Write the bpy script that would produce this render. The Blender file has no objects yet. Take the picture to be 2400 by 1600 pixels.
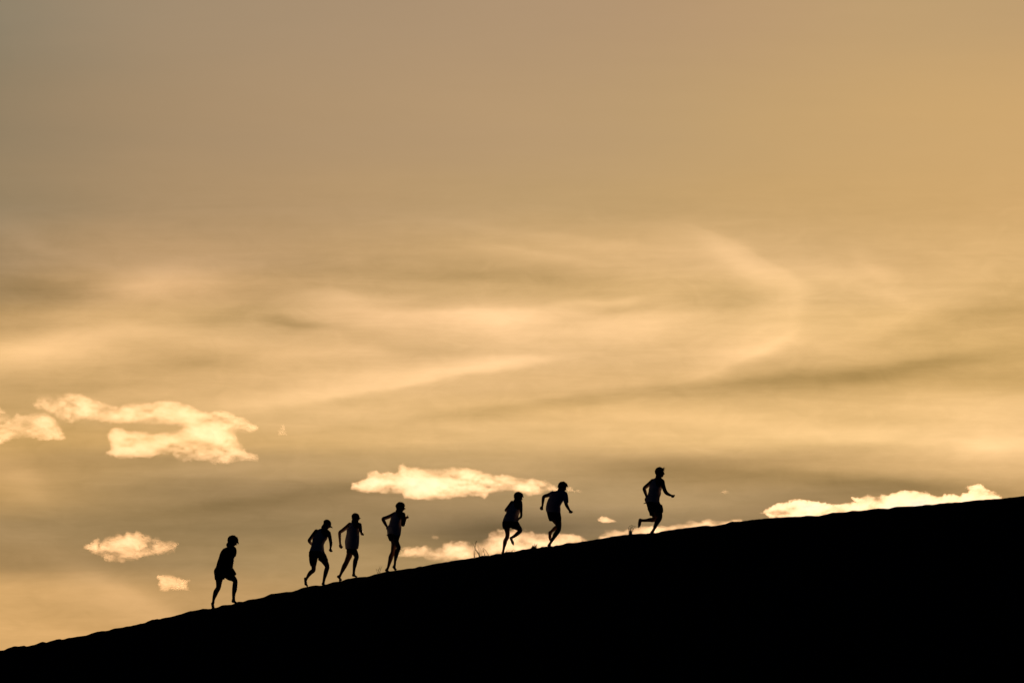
import bpy, math, random
import numpy as np
from mathutils import Vector, Matrix, noise as mnoise

# ------------------------------------------------------------------ camera
S = bpy.context.scene
PITCH = math.radians(5.0)
TANH = 0.09                       # half width of the view at distance one (200 mm lens)
CAM_Z = 1.6
cam_d = bpy.data.cameras.new("camera")
cam = bpy.data.objects.new("camera", cam_d)
S.collection.objects.link(cam)
cam.location = (0, 0, CAM_Z)
cam.rotation_euler = (math.radians(90) + PITCH, 0, 0)
cam_d.sensor_width = 36.0
cam_d.lens = 200.0
cam_d.clip_start = 0.5
cam_d.clip_end = 200000.0
S.camera = cam

# ------------------------------------------------------------------ exposure
S.view_settings.view_transform = 'Standard'
S.view_settings.look = 'None'
S.view_settings.exposure = 0.0
S.view_settings.gamma = 1.0
S.cycles.use_denoising = True
S.cycles.max_bounces = 6
S.cycles.volume_bounces = 0

# ------------------------------------------------------------------ sun (low, behind the ridge)
SUN_AZ, SUN_EL = math.radians(3.7), math.radians(2.6)
sd = bpy.data.lights.new("sun", 'SUN')
sd.energy = 3.0
sd.angle = math.radians(0.5)
sd.color = (1.0, 0.66, 0.42)
sun = bpy.data.objects.new("sun", sd)
S.collection.objects.link(sun)
to_sun = Vector((math.sin(SUN_AZ) * math.cos(SUN_EL), math.cos(SUN_AZ) * math.cos(SUN_EL), math.sin(SUN_EL)))
sun.rotation_euler = to_sun.to_track_quat('Z', 'Y').to_euler()
sun.location = (10, 200, 30)

# ------------------------------------------------------------------ sky
def lin(c):
    return tuple(((v / 255) / 12.92 if v / 255 <= 0.04045 else ((v / 255 + 0.055) / 1.055) ** 2.4) for v in c)

def ray(px, py):
    a = (px - 1200) / 1200 * TANH
    b = (800 - py) / 1200 * TANH
    return Vector((a, math.cos(PITCH) - b * math.sin(PITCH), math.sin(PITCH) + b * math.cos(PITCH)))

def el_of(py):
    r = ray(1200, py)
    return math.degrees(math.atan2(r.z, r.y))

DEG = math.degrees(math.atan(TANH)) / 1200           # degrees per photo pixel
def az_of(px):
    return (px - 1200) * DEG

world = bpy.data.worlds.new("World")
S.world = world
world.use_nodes = True
WT = world.node_tree
WT.nodes.clear()
WN, WL = WT.nodes, WT.links

def wnode(t, **kw):
    n = WN.new(t)
    for k, v in kw.items():
        setattr(n, k, v)
    return n

def put(sock, v):
    if isinstance(v, bpy.types.NodeSocket):
        WL.new(v, sock)
    else:
        sock.default_value = v

def wmath(op, a, b=0.0, c=0.0, clamp=False):
    n = wnode('ShaderNodeMath', operation=op, use_clamp=clamp)
    put(n.inputs[0], a); put(n.inputs[1], b); put(n.inputs[2], c)
    return n.outputs[0]

tc = wnode('ShaderNodeTexCoord')
sep = wnode('ShaderNodeSeparateXYZ')
WL.new(tc.outputs['Generated'], sep.inputs[0])
X, Y, Z = sep.outputs
azimuth = wmath('MULTIPLY', wmath('ARCTAN2', X, Y), 57.29578)
hyp = wmath('SQRT', wmath('ADD', wmath('MULTIPLY', X, X), wmath('MULTIPLY', Y, Y)))
elev = wmath('MULTIPLY', wmath('ARCTAN2', Z, hyp), 57.29578)
comb = wnode('ShaderNodeCombineXYZ')
put(comb.inputs[0], azimuth); put(comb.inputs[1], elev)
DIRV = comb.outputs[0]            # (azimuth, elevation) in degrees

def wnoise(scale_xyz, rot, scale, detail, rough, seed, dist=0.0):
    m = wnode('ShaderNodeMapping')
    WL.new(DIRV, m.inputs[0])
    m.inputs['Location'].default_value = (seed * 7.31, seed * 3.17, seed)
    m.inputs['Rotation'].default_value = (0, 0, math.radians(rot))
    m.inputs['Scale'].default_value = scale_xyz
    n = wnode('ShaderNodeTexNoise')
    WL.new(m.outputs[0], n.inputs['Vector'])
    n.inputs['Scale'].default_value = scale
    n.inputs['Detail'].default_value = detail
    n.inputs['Roughness'].default_value = rough
    n.inputs['Distortion'].default_value = dist
    return wmath('SUBTRACT', n.outputs['Fac'], 0.5)

# streaky cirrus: the lookup direction is bent by long soft noise
wn1 = wnoise((0.35, 1.3, 1), -8, 1.1, 3, 0.5, 1.0)
wn2 = wnoise((0.35, 1.5, 1), 10, 1.3, 4, 0.55, 2.0)
waz = wmath('MULTIPLY_ADD', wn1, 0.9, azimuth)
wel = wmath('MULTIPLY_ADD', wn2, 0.30, elev)

COLX = [0, 300, 600, 900, 1200, 1500, 1800, 2100, 2400]
ROWS = [
 (0,    [(140,131,102),(160,142,108),(166,145,109),(170,147,110),(175,150,111),(182,153,110),(190,158,110),(198,163,110),(197,161,109)]),
 (300,  [(145,130,96),(163,141,102),(172,147,106),(177,151,108),(183,155,110),(190,160,109),(198,165,108),(205,169,108),(210,172,108)]),
 (480,  [(150,133,96),(168,143,100),(178,150,104),(183,154,105),(188,159,107),(197,164,106),(204,168,106),(209,171,106),(214,174,108)]),
 (600,  [(160,137,95),(190,157,106),(184,153,103),(194,161,106),(206,171,111),(213,176,115),(220,183,122),(214,176,112),(218,180,114)]),
 (680,  [(163,138,92),(214,174,114),(196,161,105),(205,170,112),(212,176,114),(219,181,116),(222,185,120),(226,187,122),(216,178,110)]),
 (750,  [(190,156,98),(216,177,113),(196,163,104),(222,182,122),(232,192,130),(228,188,124),(226,188,122),(224,185,116),(212,174,106)]),
 (830,  [(226,185,118),(216,177,114),(222,182,118),(226,186,124),(232,192,130),(230,190,126),(222,183,118),(222,183,114),(214,176,106)]),
 (900,  [(205,168,105),(210,172,108),(222,182,118),(230,190,126),(226,186,122),(220,181,116),(205,169,104),(205,168,100),(208,171,102)]),
 (970,  [(198,162,98),(214,175,110),(228,188,122),(230,190,124),(224,184,116),(224,184,116),(226,187,118),(228,188,118),(232,192,124)]),
 (1030, [(200,162,94),(205,166,98),(210,172,106),(222,183,116),(222,184,118),(226,186,118),(234,194,124),(238,198,128),(244,202,134)]),
 (1090, [(198,158,92),(182,150,90),(190,156,98),(200,166,104),(206,170,108),(180,148,92),(190,155,94),(220,180,112),(228,186,118)]),
 (1160, [(200,160,92),(168,140,86),(166,138,88),(168,140,88),(172,144,92),(186,156,100),(168,140,88),(166,138,84),(198,160,96)]),
 (1240, [(172,142,88),(160,134,82),(150,126,78),(160,135,84),(130,110,74),(160,136,88),(150,124,78),(150,124,76),(190,152,90)]),
 (1320, [(172,140,84),(160,132,80),(172,144,90),(178,148,92),(170,142,88),(160,134,84),(150,124,78),(150,124,78),(180,146,88)]),
 (1400, [(214,170,100),(206,164,98),(188,152,92),(190,156,96),(180,150,92),(168,140,88),(160,130,80),(160,130,80),(170,138,84)]),
 (1500, [(222,176,104),(218,172,102),(196,158,96),(190,154,94),(180,150,92),(168,140,88),(160,130,80),(160,130,80),(170,138,84)]),
]
AZ0, AZ1 = az_of(-100), az_of(2500)
azn = wnode('ShaderNodeMapRange')
put(azn.inputs[0], waz); azn.inputs[1].default_value = AZ0; azn.inputs[2].default_value = AZ1
acc = None
for i, (ry, cols) in enumerate(ROWS):
    r = wnode('ShaderNodeValToRGB')
    r.color_ramp.interpolation = 'B_SPLINE'
    el = r.color_ramp.elements
    for j, c in enumerate(cols):
        if ry < 500 and j > 4: c = (c[0] - 4, c[1] - 2, c[2] + 0)
        if ry < 100 and j > 6: c = (c[0] - 3, c[1] + 1, c[2])
        c = (c[0] + 2, c[1] - 2, c[2] + 4) if ry < 1080 else (c[0] - 2, c[1] - 4, c[2] + 5)
        pos = (az_of(COLX[j]) - AZ0) / (AZ1 - AZ0)
        e = el[j] if j < 2 else el.new(pos)
        e.position = pos
        e.color = (*lin(c), 1)
    WL.new(azn.outputs[0], r.inputs[0])
    if acc is None:
        acc = r.outputs[0]
    else:
        mr = wnode('ShaderNodeMapRange', interpolation_type='SMOOTHSTEP')
        put(mr.inputs[0], wel)
        mr.inputs[1].default_value = el_of(ROWS[i - 1][0])
        mr.inputs[2].default_value = el_of(ry)
        mx = wnode('ShaderNodeMix', data_type='RGBA')
        WL.new(mr.outputs[0], mx.inputs[0])
        WL.new(acc, mx.inputs[6]); WL.new(r.outputs[0], mx.inputs[7])
        acc = mx.outputs[2]

# veils of cirrus and darker bands, each an elongated soft patch of sky
STREAKS = [  # px, py, degrees ccw, half length, half width, strength, steepness above, steepness below, bow
 (1130, 735, 0, 390, 40, .13, 4, 1, 0), (795, 700, -6, 110, 30, .13, 1.8, 1, 0), (1160, 745, -3, 110, 36, .12, 1.6, 1, 0),
 (980, 895, 9, 320, 38, .16, 1, 4.0, 0), (1190, 852, 6, 110, 22, .12, 1.5, 1.6, 0), (700, 930, 7, 200, 26, .06, 1, 2, 0),
 (1886, 712, 90, 170, 22, .045, 1, 1.2, 11), (1850, 712, 90, 165, 84, .09, 1, 1.5, 3.0), (1640, 690, -10, 200, 60, .03, 1, 1, 0), (1735, 608, -31, 110, 36, .10, 1.6, 1, 0),
 (1755, 838, 21, 160, 30, .12, 1, 1.6, 0), (1725, 700, -8, 110, 42, -.10, 1, 1, 0), (1500, 752, 2, 140, 42, .10, 1.5, 1, 0),
 (690, 758, -5, 85, 15, -.16, 1, 1.6, 0), (520, 742, 18, 150, 26, -.05, 1, 1, 0), (390, 650, 6, 135, 50, .14, 1.4, 1, 0),
 (90, 692, -5, 170, 38, -.15, 1, 1.2, 0), (110, 582, -20, 150, 18, .05, 1, 1, 0), (120, 812, 12, 230, 40, .17, 1.4, 1, 0),
 (450, 790, -2, 250, 24, .08, 1, 1, 0), (430, 860, 4, 140, 22, -.10, 1, 1, 0), (1350, 562, -8, 330, 24, .08, 1.8, .8, 0),
 (1160, 650, -4, 260, 30, -.11, 1, 1.6, 0), (1980, 640, -5, 120, 36, .09, 1.6, 1, 0), (2090, 705, -22, 110, 14, .06, 1, 1, 0),
 (2310, 745, 10, 150, 36, -.09, 1, 1, 0), (2200, 690, 26, 190, 44, .05, 1, 1.5, 0), (1760, 902, 5, 330, 22, -.13, 1.4, 1, 0),
 (2140, 858, 7, 260, 24, -.11, 1.8, 1, 0), (1230, 950, 6, 260, 18, -.09, 1.5, 1, 0), (2300, 950, -2, 260, 30, .12, 1, 1, 0),
 (1750, 1000, -4, 420, 28, .11, 1, 1.6, 0), (2330, 1060, 0, 80, 34, .12, 1, 1, 0), (2050, 1135, -5, 260, 26, -.14, 1.4, 1, 0),
 (1600, 1100, -3, 180, 28, -.10, 1.5, 1, 0), (800, 1145, 7, 260, 22, -.06, 1, 1, 0), (560, 1180, 6, 300, 26, -.11, 1.8, 1, 0),
 (420, 1115, 6, 200, 20, .06, 1, 1.6, 0), (1160, 1240, 2, 200, 34, -.16, 1.2, 1, 0), (300, 1400, -28, 200, 46, .15, 1.6, 1, 0),
 (40, 1130, -30, 90, 36, .14, 1, 1, 0), (1480, 1185, 5, 300, 26, .05, 1, 1, 0), (930, 1230, 0, 120, 26, .06, 1, 1, 0),
 (1400, 1010, -3, 260, 18, .06, 1, 1, 0), (1410, 706, 8, 120, 12, .08, 2, 1, 0), (1400, 735, 14, 110, 14, -.07, 1, 1, 0),
 (1000, 815, -2, 170, 16, -.07, 1, 1, 0), (1420, 822, 2, 130, 13, -.06, 1, 1, 0), (250, 715, 22, 140, 30, .08, 1, 1, 0),
 (1300, 600, -9, 200, 16, .05, 1.6, 1, 0), (760, 830, 3, 160, 14, .06, 1, 1, 0), (2050, 640, -40, 60, 18, .06, 1, 1, 0), (1150, 1020, -8, 180, 14, .05, 1, 1, 0), (300, 930, 6, 160, 16, .05, 1, 1, 0), (2000, 780, 12, 200, 24, .06, 1, 1, 0),
]
tot = None
dv = wnode('ShaderNodeCombineXYZ')
bn1 = wnoise((0.7, 1.6, 1), 5, 1.3, 4, 0.5, 4.0)
bn2 = wnoise((0.7, 2.0, 1), -5, 1.3, 4, 0.5, 5.0)
put(dv.inputs[0], wmath('MULTIPLY_ADD', bn1, 0.55, azimuth))
put(dv.inputs[1], wmath('MULTIPLY_ADD', bn2, 0.20, elev))
for (bx, by, ang, la, wb, amp, k1, k2, bow) in STREAKS:
    m = wnode('ShaderNodeMapping', vector_type='TEXTURE')
    WL.new(dv.outputs[0], m.inputs[0])
    m.inputs['Location'].default_value = (az_of(bx), el_of(by), 0)
    m.inputs['Rotation'].default_value = (0, 0, math.radians(ang))
    m.inputs['Scale'].default_value = (la * DEG, wb * DEG, 1)
    sp = wnode('ShaderNodeSeparateXYZ'); WL.new(m.outputs[0], sp.inputs[0])
    u2 = wmath('MULTIPLY', sp.outputs[0], sp.outputs[0])
    v = sp.outputs[1]
    if bow: v = wmath('MULTIPLY_ADD', u2, -float(bow), v)
    if k1 != 1 or k2 != 1:
        v = wmath('ADD', wmath('MULTIPLY', wmath('MAXIMUM', v, 0.0), float(k1)), wmath('MULTIPLY', wmath('MINIMUM', v, 0.0), float(k2)))
    if bow: u2 = wmath('MULTIPLY', u2, u2)
    g = wmath('POWER', 0.40, wmath('MULTIPLY_ADD', v, v, u2))
    tot = wmath('MULTIPLY_ADD', g, amp * 1.7, 0.0 if tot is None else tot)

# fine fibrous texture, strongest in the middle band of the sky
fib = wnoise((0.35, 2.6, 1), -7, 1.7, 7, 0.6, 8.0, 0.5)
fib2 = wnoise((0.9, 2.0, 1), 12, 3.0, 6, 0.6, 11.0, 0.8)
fib3 = wnoise((0.28, 4.5, 1), -9, 2.4, 8, 0.62, 14.0, 0.3)
fib4 = wnoise((0.30, 4.0, 1), 14, 2.0, 8, 0.62, 17.0, 0.3)
fmask = wnode('ShaderNodeMapRange', interpolation_type='SMOOTHSTEP')
put(fmask.inputs[0], elev)
fmask.inputs[1].default_value = el_of(350); fmask.inputs[2].default_value = el_of(700)
fmask.inputs[3].default_value = 0.08; fmask.inputs[4].default_value = 1.0
fsum = wmath('ADD', wmath('ADD', wmath('MULTIPLY', fib, 0.32), wmath('MULTIPLY', fib2, 0.22)), wmath('ADD', wmath('MULTIPLY', fib3, 0.12), wmath('MULTIPLY', fib4, 0.14)))
tot = wmath('ADD', tot, wmath('MULTIPLY', fsum, fmask.outputs[0]))
gain = wmath('MAXIMUM', wmath('ADD', tot, 1.0), 0.3)
tint = wnode('ShaderNodeCombineXYZ')
put(tint.inputs[0], gain)
put(tint.inputs[1], gain)
put(tint.inputs[2], wmath('POWER', gain, 1.25))
gold = wnode('ShaderNodeVectorMath', operation='MULTIPLY')
WL.new(acc, gold.inputs[0]); WL.new(tint.outputs[0], gold.inputs[1])

# the glow belongs to the sunset side of the sky and dies away from it
r2 = wmath('ADD', wmath('POWER', wmath('DIVIDE', wmath('SUBTRACT', azimuth, 2.0), 17.0), 2.0),
           wmath('POWER', wmath('DIVIDE', wmath('SUBTRACT', elev, 4.0), 11.0), 2.0))
fall = wmath('POWER', 2.718, wmath('MULTIPLY', wmath('MAXIMUM', wmath('SUBTRACT', r2, 0.40), 0.0), -1.6))
gold2 = wnode('ShaderNodeVectorMath', operation='SCALE')
WL.new(gold.outputs[0], gold2.inputs[0]); put(gold2.inputs['Scale'], fall)

sky = wnode('ShaderNodeTexSky', sky_type='NISHITA')
sky.sun_disc = False
sky.sun_elevation = SUN_EL
sky.sun_rotation = SUN_AZ
sky.altitude = 200
bg1 = wnode('ShaderNodeBackground'); bg2 = wnode('ShaderNodeBackground')
duskmix = wnode('ShaderNodeMix', data_type='RGBA', blend_type='MULTIPLY')
duskmix.inputs[0].default_value = 1.0
WL.new(sky.outputs[0], duskmix.inputs[6])
dusk = wnode('ShaderNodeMapRange')
put(dusk.inputs[0], fall); dusk.inputs[3].default_value = 1.0; dusk.inputs[4].default_value = 0.0
dtint = wnode('ShaderNodeVectorMath', operation='SCALE')
dtint.inputs[0].default_value = (0.22, 0.50, 1.5)
WL.new(dusk.outputs[0], dtint.inputs['Scale'])
WL.new(dtint.outputs[0], duskmix.inputs[7])
WL.new(duskmix.outputs[2], bg1.inputs[0]); bg1.inputs[1].default_value = 0.0026
WL.new(gold2.outputs[0], bg2.inputs[0]); bg2.inputs[1].default_value = 1.0
adds = wnode('ShaderNodeAddShader')
WL.new(bg1.outputs[0], adds.inputs[0]); WL.new(bg2.outputs[0], adds.inputs[1])
wo = wnode('ShaderNodeOutputWorld')
WL.new(adds.outputs[0], wo.inputs[0])
world.cycles.sampling_method = 'MANUAL'
world.cycles.sample_map_resolution = 1024

# ------------------------------------------------------------------ helpers
C = S.collection
def tag(o, label=None, cat=None, group=None, kind=None):
    if label: o['label'] = label
    if cat: o['category'] = cat
    if group: o['group'] = group
    if kind: o['kind'] = kind
    return o

def link(name, me, mat, parent=None):
    o = bpy.data.objects.new(name, me)
    C.objects.link(o)
    if mat: me.materials.append(mat)
    if parent:
        o.parent = parent
        o.matrix_parent_inverse = Matrix.Translation(-parent.location)
    return o

def material(name, col, rough=0.85, bump=0.0, bscale=40.0, col2=None, spec=0.3):
    m = bpy.data.materials.new(name)
    m.use_nodes = True
    nt = m.node_tree
    b = nt.nodes['Principled BSDF']
    b.inputs['Roughness'].default_value = rough
    b.inputs['Specular IOR Level'].default_value = spec
    b.inputs['Base Color'].default_value = (*col, 1)
    tcn = nt.nodes.new('ShaderNodeTexCoord')
    n = nt.nodes.new('ShaderNodeTexNoise')
    n.inputs['Scale'].default_value = bscale
    n.inputs['Detail'].default_value = 5
    nt.links.new(tcn.outputs['Object'], n.inputs['Vector'])
    if col2:
        r = nt.nodes.new('ShaderNodeValToRGB')
        r.color_ramp.elements[0].position = 0.35; r.color_ramp.elements[1].position = 0.65
        r.color_ramp.elements[0].color = (*col, 1); r.color_ramp.elements[1].color = (*col2, 1)
        nt.links.new(n.outputs['Fac'], r.inputs[0]); nt.links.new(r.outputs[0], b.inputs['Base Color'])
    if bump:
        bp = nt.nodes.new('ShaderNodeBump')
        bp.inputs['Strength'].default_value = 0.6
        bp.inputs['Distance'].default_value = bump
        nt.links.new(n.outputs['Fac'], bp.inputs['Height']); nt.links.new(bp.outputs[0], b.inputs['Normal'])
    return m

M_SOIL = material('dark_soil', (0.045, 0.036, 0.028), 0.95, 0.03, 6.0, (0.075, 0.06, 0.045), 0.1)
M_SKIN = material('skin', (0.26, 0.15, 0.10), 0.6, 0.001, 60.0, (0.30, 0.175, 0.115), 0.25)
M_HAIR = material('dark_hair', (0.030, 0.018, 0.011), 0.6, 0.002, 90.0, (0.045, 0.026, 0.016))
M_HAIRB = material('brown_hair', (0.10, 0.05, 0.024), 0.6, 0.002, 90.0, (0.14, 0.07, 0.035))
M_WHITE = material('pale_jersey', (0.66, 0.72, 0.80), 0.9, 0.004, 22.0, (0.72, 0.77, 0.84), 0.1)
M_TEE = material('blue_tee', (0.42, 0.47, 0.66), 0.9, 0.004, 22.0, (0.45, 0.50, 0.64), 0.1)
M_DARKTOP = material('maroon_jersey', (0.030, 0.012, 0.012), 0.9, 0.004, 22.0, (0.038, 0.016, 0.015), 0.1)
M_SHORTS = material('black_shorts', (0.016, 0.017, 0.020), 0.85, 0.004, 25.0, (0.022, 0.023, 0.027), 0.15)
M_CAP = material('dark_cap', (0.02, 0.02, 0.03), 0.85, 0.002, 60.0, (0.028, 0.028, 0.04), 0.15)
M_GRASS = material('dry_grass', (0.10, 0.085, 0.03), 0.8, 0.0, 30.0, (0.07, 0.075, 0.025), 0.15)
M_LEAF = material('shrub_leaf', (0.05, 0.06, 0.02), 0.8, 0.0, 30.0, (0.07, 0.075, 0.03), 0.15)
M_EYE = material('eye_white', (0.75, 0.73, 0.7), 0.3, 0.0, 20.0)

# ------------------------------------------------------------------ the ridge and the land round it
YC = 140.0
def P(px, py, d=0.0):
    r = ray(px, py)
    t = (YC + d) / r.y
    return Vector((r.x * t, YC + d, CAM_Z + r.z * t))

segA = [(-20,655),(30,655),(60,640),(95,627),(130,629),(165,622),(185,629),(240,616),(295,597),(320,601),(385,581),(415,577),(430,582),(480,570),(540,560),(590,554),(635,538),(670,527),(730,522),(795,504),(845,500),(880,488),(905,487),(960,474),(1000,466),(1050,445),(1080,437),(1105,441),(1140,431),(1200,420),(1250,405),(1310,385),(1345,382),(1395,371),(1450,370),(1500,358),(1530,346),(1600,340),(1640,322),(1680,320),(1720,305),(1770,301),(1810,292),(1860,270),(1900,264),(1950,257),(2020,250),(2056,238)]
segB = [(0,530),(30,518),(70,510),(120,502),(155,504),(200,493),(240,480),(290,475),(330,460),(380,450),(420,444),(470,444),(500,436),(550,420),(600,410),(650,402),(710,394),(770,386),(800,383),(835,371),(860,372),(900,362),(950,352),(990,346),(1050,336),(1100,328),(1150,322),(1220,309),(1280,298),(1320,296),(1360,286),(1400,284),(1440,272),(1480,272),(1540,257),(1600,250),(1650,245),(1700,236),(1740,235),(1800,225),(1850,210),(1890,211),(1930,205),(2000,194),(2080,182),(2120,175),(2150,166),(2200,162),(2280,152),(2350,146)]
segC = [(240,466),(265,470),(320,466),(370,455),(420,448),(490,438),(560,430),(600,424),(630,430),(700,418),(740,405),(800,402),(860,393),(950,385),(1050,378),(1120,376),(1180,370),(1220,374),(1250,366),(1300,354),(1370,352),(1400,345),(1450,345),(1530,332),(1610,332),(1650,322),(1720,320),(1790,316),(1810,310),(1850,312),(1890,303),(1990,298),(2100,285),(2150,282),(2230,277),(2290,270),(2352,263)]
crest = [(x / 2.94, 1300 + y / 2.94) for x, y in segA] + [(700 + x / 2.94, 1200 + y / 2.94) for x, y in segB] \
      + [(1400 + x / 2.352, 1050 + y / 2.352) for x, y in segC if x > 240]
cw = [P(x, y) for x, y in crest]
cx = np.array([p.x for p in cw]); cz = np.array([p.z for p in cw])
order = np.argsort(cx); cx = cx[order]; cz = cz[order]
fine = np.linspace(cx[0], cx[-1], 1700)
cz = np.interp(fine, cx, cz); cx = fine
cz = cz + np.array([.012 * mnoise.noise(Vector((x * 6, 1, 2))) + .006 * mnoise.noise(Vector((x * 17, 4, 2))) for x in cx])
xl, zl, xr, zr = cx[0], cz[0], cx[-1], cz[-1]
ex_l = [(-20000, -3), (-300, -2.5), (-120, -2), (-70, 0.2), (-45, 1.0), (-30, 2.9), (xl - 7, zl - 1.35), (xl - 3, zl - .62)]
ex_r = [(xr + 3, zr + .42), (xr + 8, zr + 1.0), (xr + 20, zr + 2.2), (60, 14.5), (95, 14.0), (150, 10.5), (240, 4), (400, 1), (20000, -3)]
kx = np.array([a for a, b in ex_l] + list(cx) + [a for a, b in ex_r])
kz = np.array([b for a, b in ex_l] + list(cz) + [b for a, b in ex_r])

xs = np.concatenate([-np.geomspace(60000, 60, 26), np.linspace(-56, -15, 60), np.arange(-14.6, 14.6, 0.035),
                     np.linspace(15, 70, 80), np.geomspace(74, 60000, 30)])
dys = np.concatenate([-np.geomspace(3000, 60, 12) , np.linspace(-50, -12, 28), np.linspace(-11, -2.2, 50), np.arange(-2, 2.01, 0.06),
                      np.linspace(2.2, 30, 50), np.linspace(34, 90, 20), np.geomspace(100, 60000, 24)])
HX = np.interp(xs, kx, kz)
verts = []
for dy in dys:
    ad = abs(dy)
    sl = 0.47 if dy < 0 else 0.22
    Rr = 1.4 if dy < 0 else 2.0
    lim = sl * Rr
    g = ad * ad / (2 * Rr) if ad < lim else lim * lim / (2 * Rr) + sl * (ad - lim)
    fade = min(1.0, ad / 0.5)
    for x, h in zip(xs, HX):
        if ad > 30:
            hh = h
        else:
            hh = h
        z = hh - g
        base = 0.0
        # smooth foot
        k = 1.2
        if z - base > 4 * k: zz = z
        elif z - base < -6 * k: zz = base
        else:
            zz = base + k * math.log1p(math.exp((z - base) / k)) if abs((z - base) / k) < 30 else max(z, base)
            if abs(x) < 16 and ad < 4: zz = z
        if abs(x) < 60 and ad < 60 and ad > 0.05:
            zz += fade * (0.05 * mnoise.noise(Vector((x * 1.7, dy * 1.7, 3))) + 0.02 * mnoise.noise(Vector((x * 7, dy * 7, 9))))
            zz += min(1, ad / 6) * 0.25 * mnoise.noise(Vector((x * .25, dy * .25, 5)))
            if ad < 2.5 and abs(x) < 16:
                zz -= 0.035 * fade          # keep the drawn crest the skyline
        verts.append((x, YC + dy, zz))
nx, ny = len(xs), len(dys)
faces = [(j * nx + i, j * nx + i + 1, (j + 1) * nx + i + 1, (j + 1) * nx + i) for j in range(ny - 1) for i in range(nx - 1)]
me = bpy.data.meshes.new('hillside'); me.from_pydata(verts, [], faces); me.shade_smooth()
hill = link('hillside', me, M_SOIL)
tag(hill, kind='structure')

# ------------------------------------------------------------------ clouds: closed bodies of thin scattering vapour
CLOUD_D = 20000.0
def cloud_mat(name, dens, col=(1.0, 0.79, 0.56), g=0.68):
    m = bpy.data.materials.new(name); m.use_nodes = True
    nt = m.node_tree; nt.nodes.clear()
    o = nt.nodes.new('ShaderNodeOutputMaterial')
    v = nt.nodes.new('ShaderNodeVolumeScatter')
    v.inputs['Color'].default_value = (*col, 1)
    v.inputs['Density'].default_value = dens
    v.inputs['Anisotropy'].default_value = g
    nt.links.new(v.outputs[0], o.inputs['Volume'])
    m.volume_intersection_method = 'FAST' if hasattr(m, 'volume_intersection_method') else None
    return m

def vnoise(x, y, seed):
    xi = np.floor(x).astype(np.int64); yi = np.floor(y).astype(np.int64)
    xf = x - xi; yf = y - yi
    def h(a, b):
        n = (a * 374761393 + b * 668265263 + seed * 1442695041) & 0xFFFFFFFF
        n = ((n ^ (n >> 13)) * 1274126177) & 0xFFFFFFFF
        return ((n ^ (n >> 16)) & 0xFFFF) / 65535.0
    u = xf * xf * (3 - 2 * xf); v = yf * yf * (3 - 2 * yf)
    return (h(xi, yi) * (1 - u) + h(xi + 1, yi) * u) * (1 - v) + (h(xi, yi + 1) * (1 - u) + h(xi + 1, yi + 1) * u) * v

def fbm(x, y, seed, oct=5, gain=0.55):
    s = 0; a = 1; t = 0
    for o in range(oct):
        s = s + a * vnoise(x * 2 ** o + 17.3 * o, y * 2 ** o - 9.1 * o, seed + o); t += a; a *= gain
    return s / t - 0.5

def sdist(px, py, poly):
    """signed distance to a polygon, positive inside"""
    best = np.full(px.shape, 1e9); inside = np.zeros(px.shape, bool)
    n = len(poly)
    for i in range(n):
        ax, ay = poly[i]; bx, by = poly[(i + 1) % n]
        dx, dy = bx - ax, by - ay
        L = dx * dx + dy * dy + 1e-9
        t = np.clip(((px - ax) * dx + (py - ay) * dy) / L, 0, 1)
        best = np.minimum(best, np.hypot(px - ax - t * dx, py - ay - t * dy))
        c = ((ay > py) != (by > py))
        xi = (bx - ax) * (py - ay) / (by - ay + 1e-12) + ax
        inside ^= c & (px < xi)
    return np.where(inside, best, -best)

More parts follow.
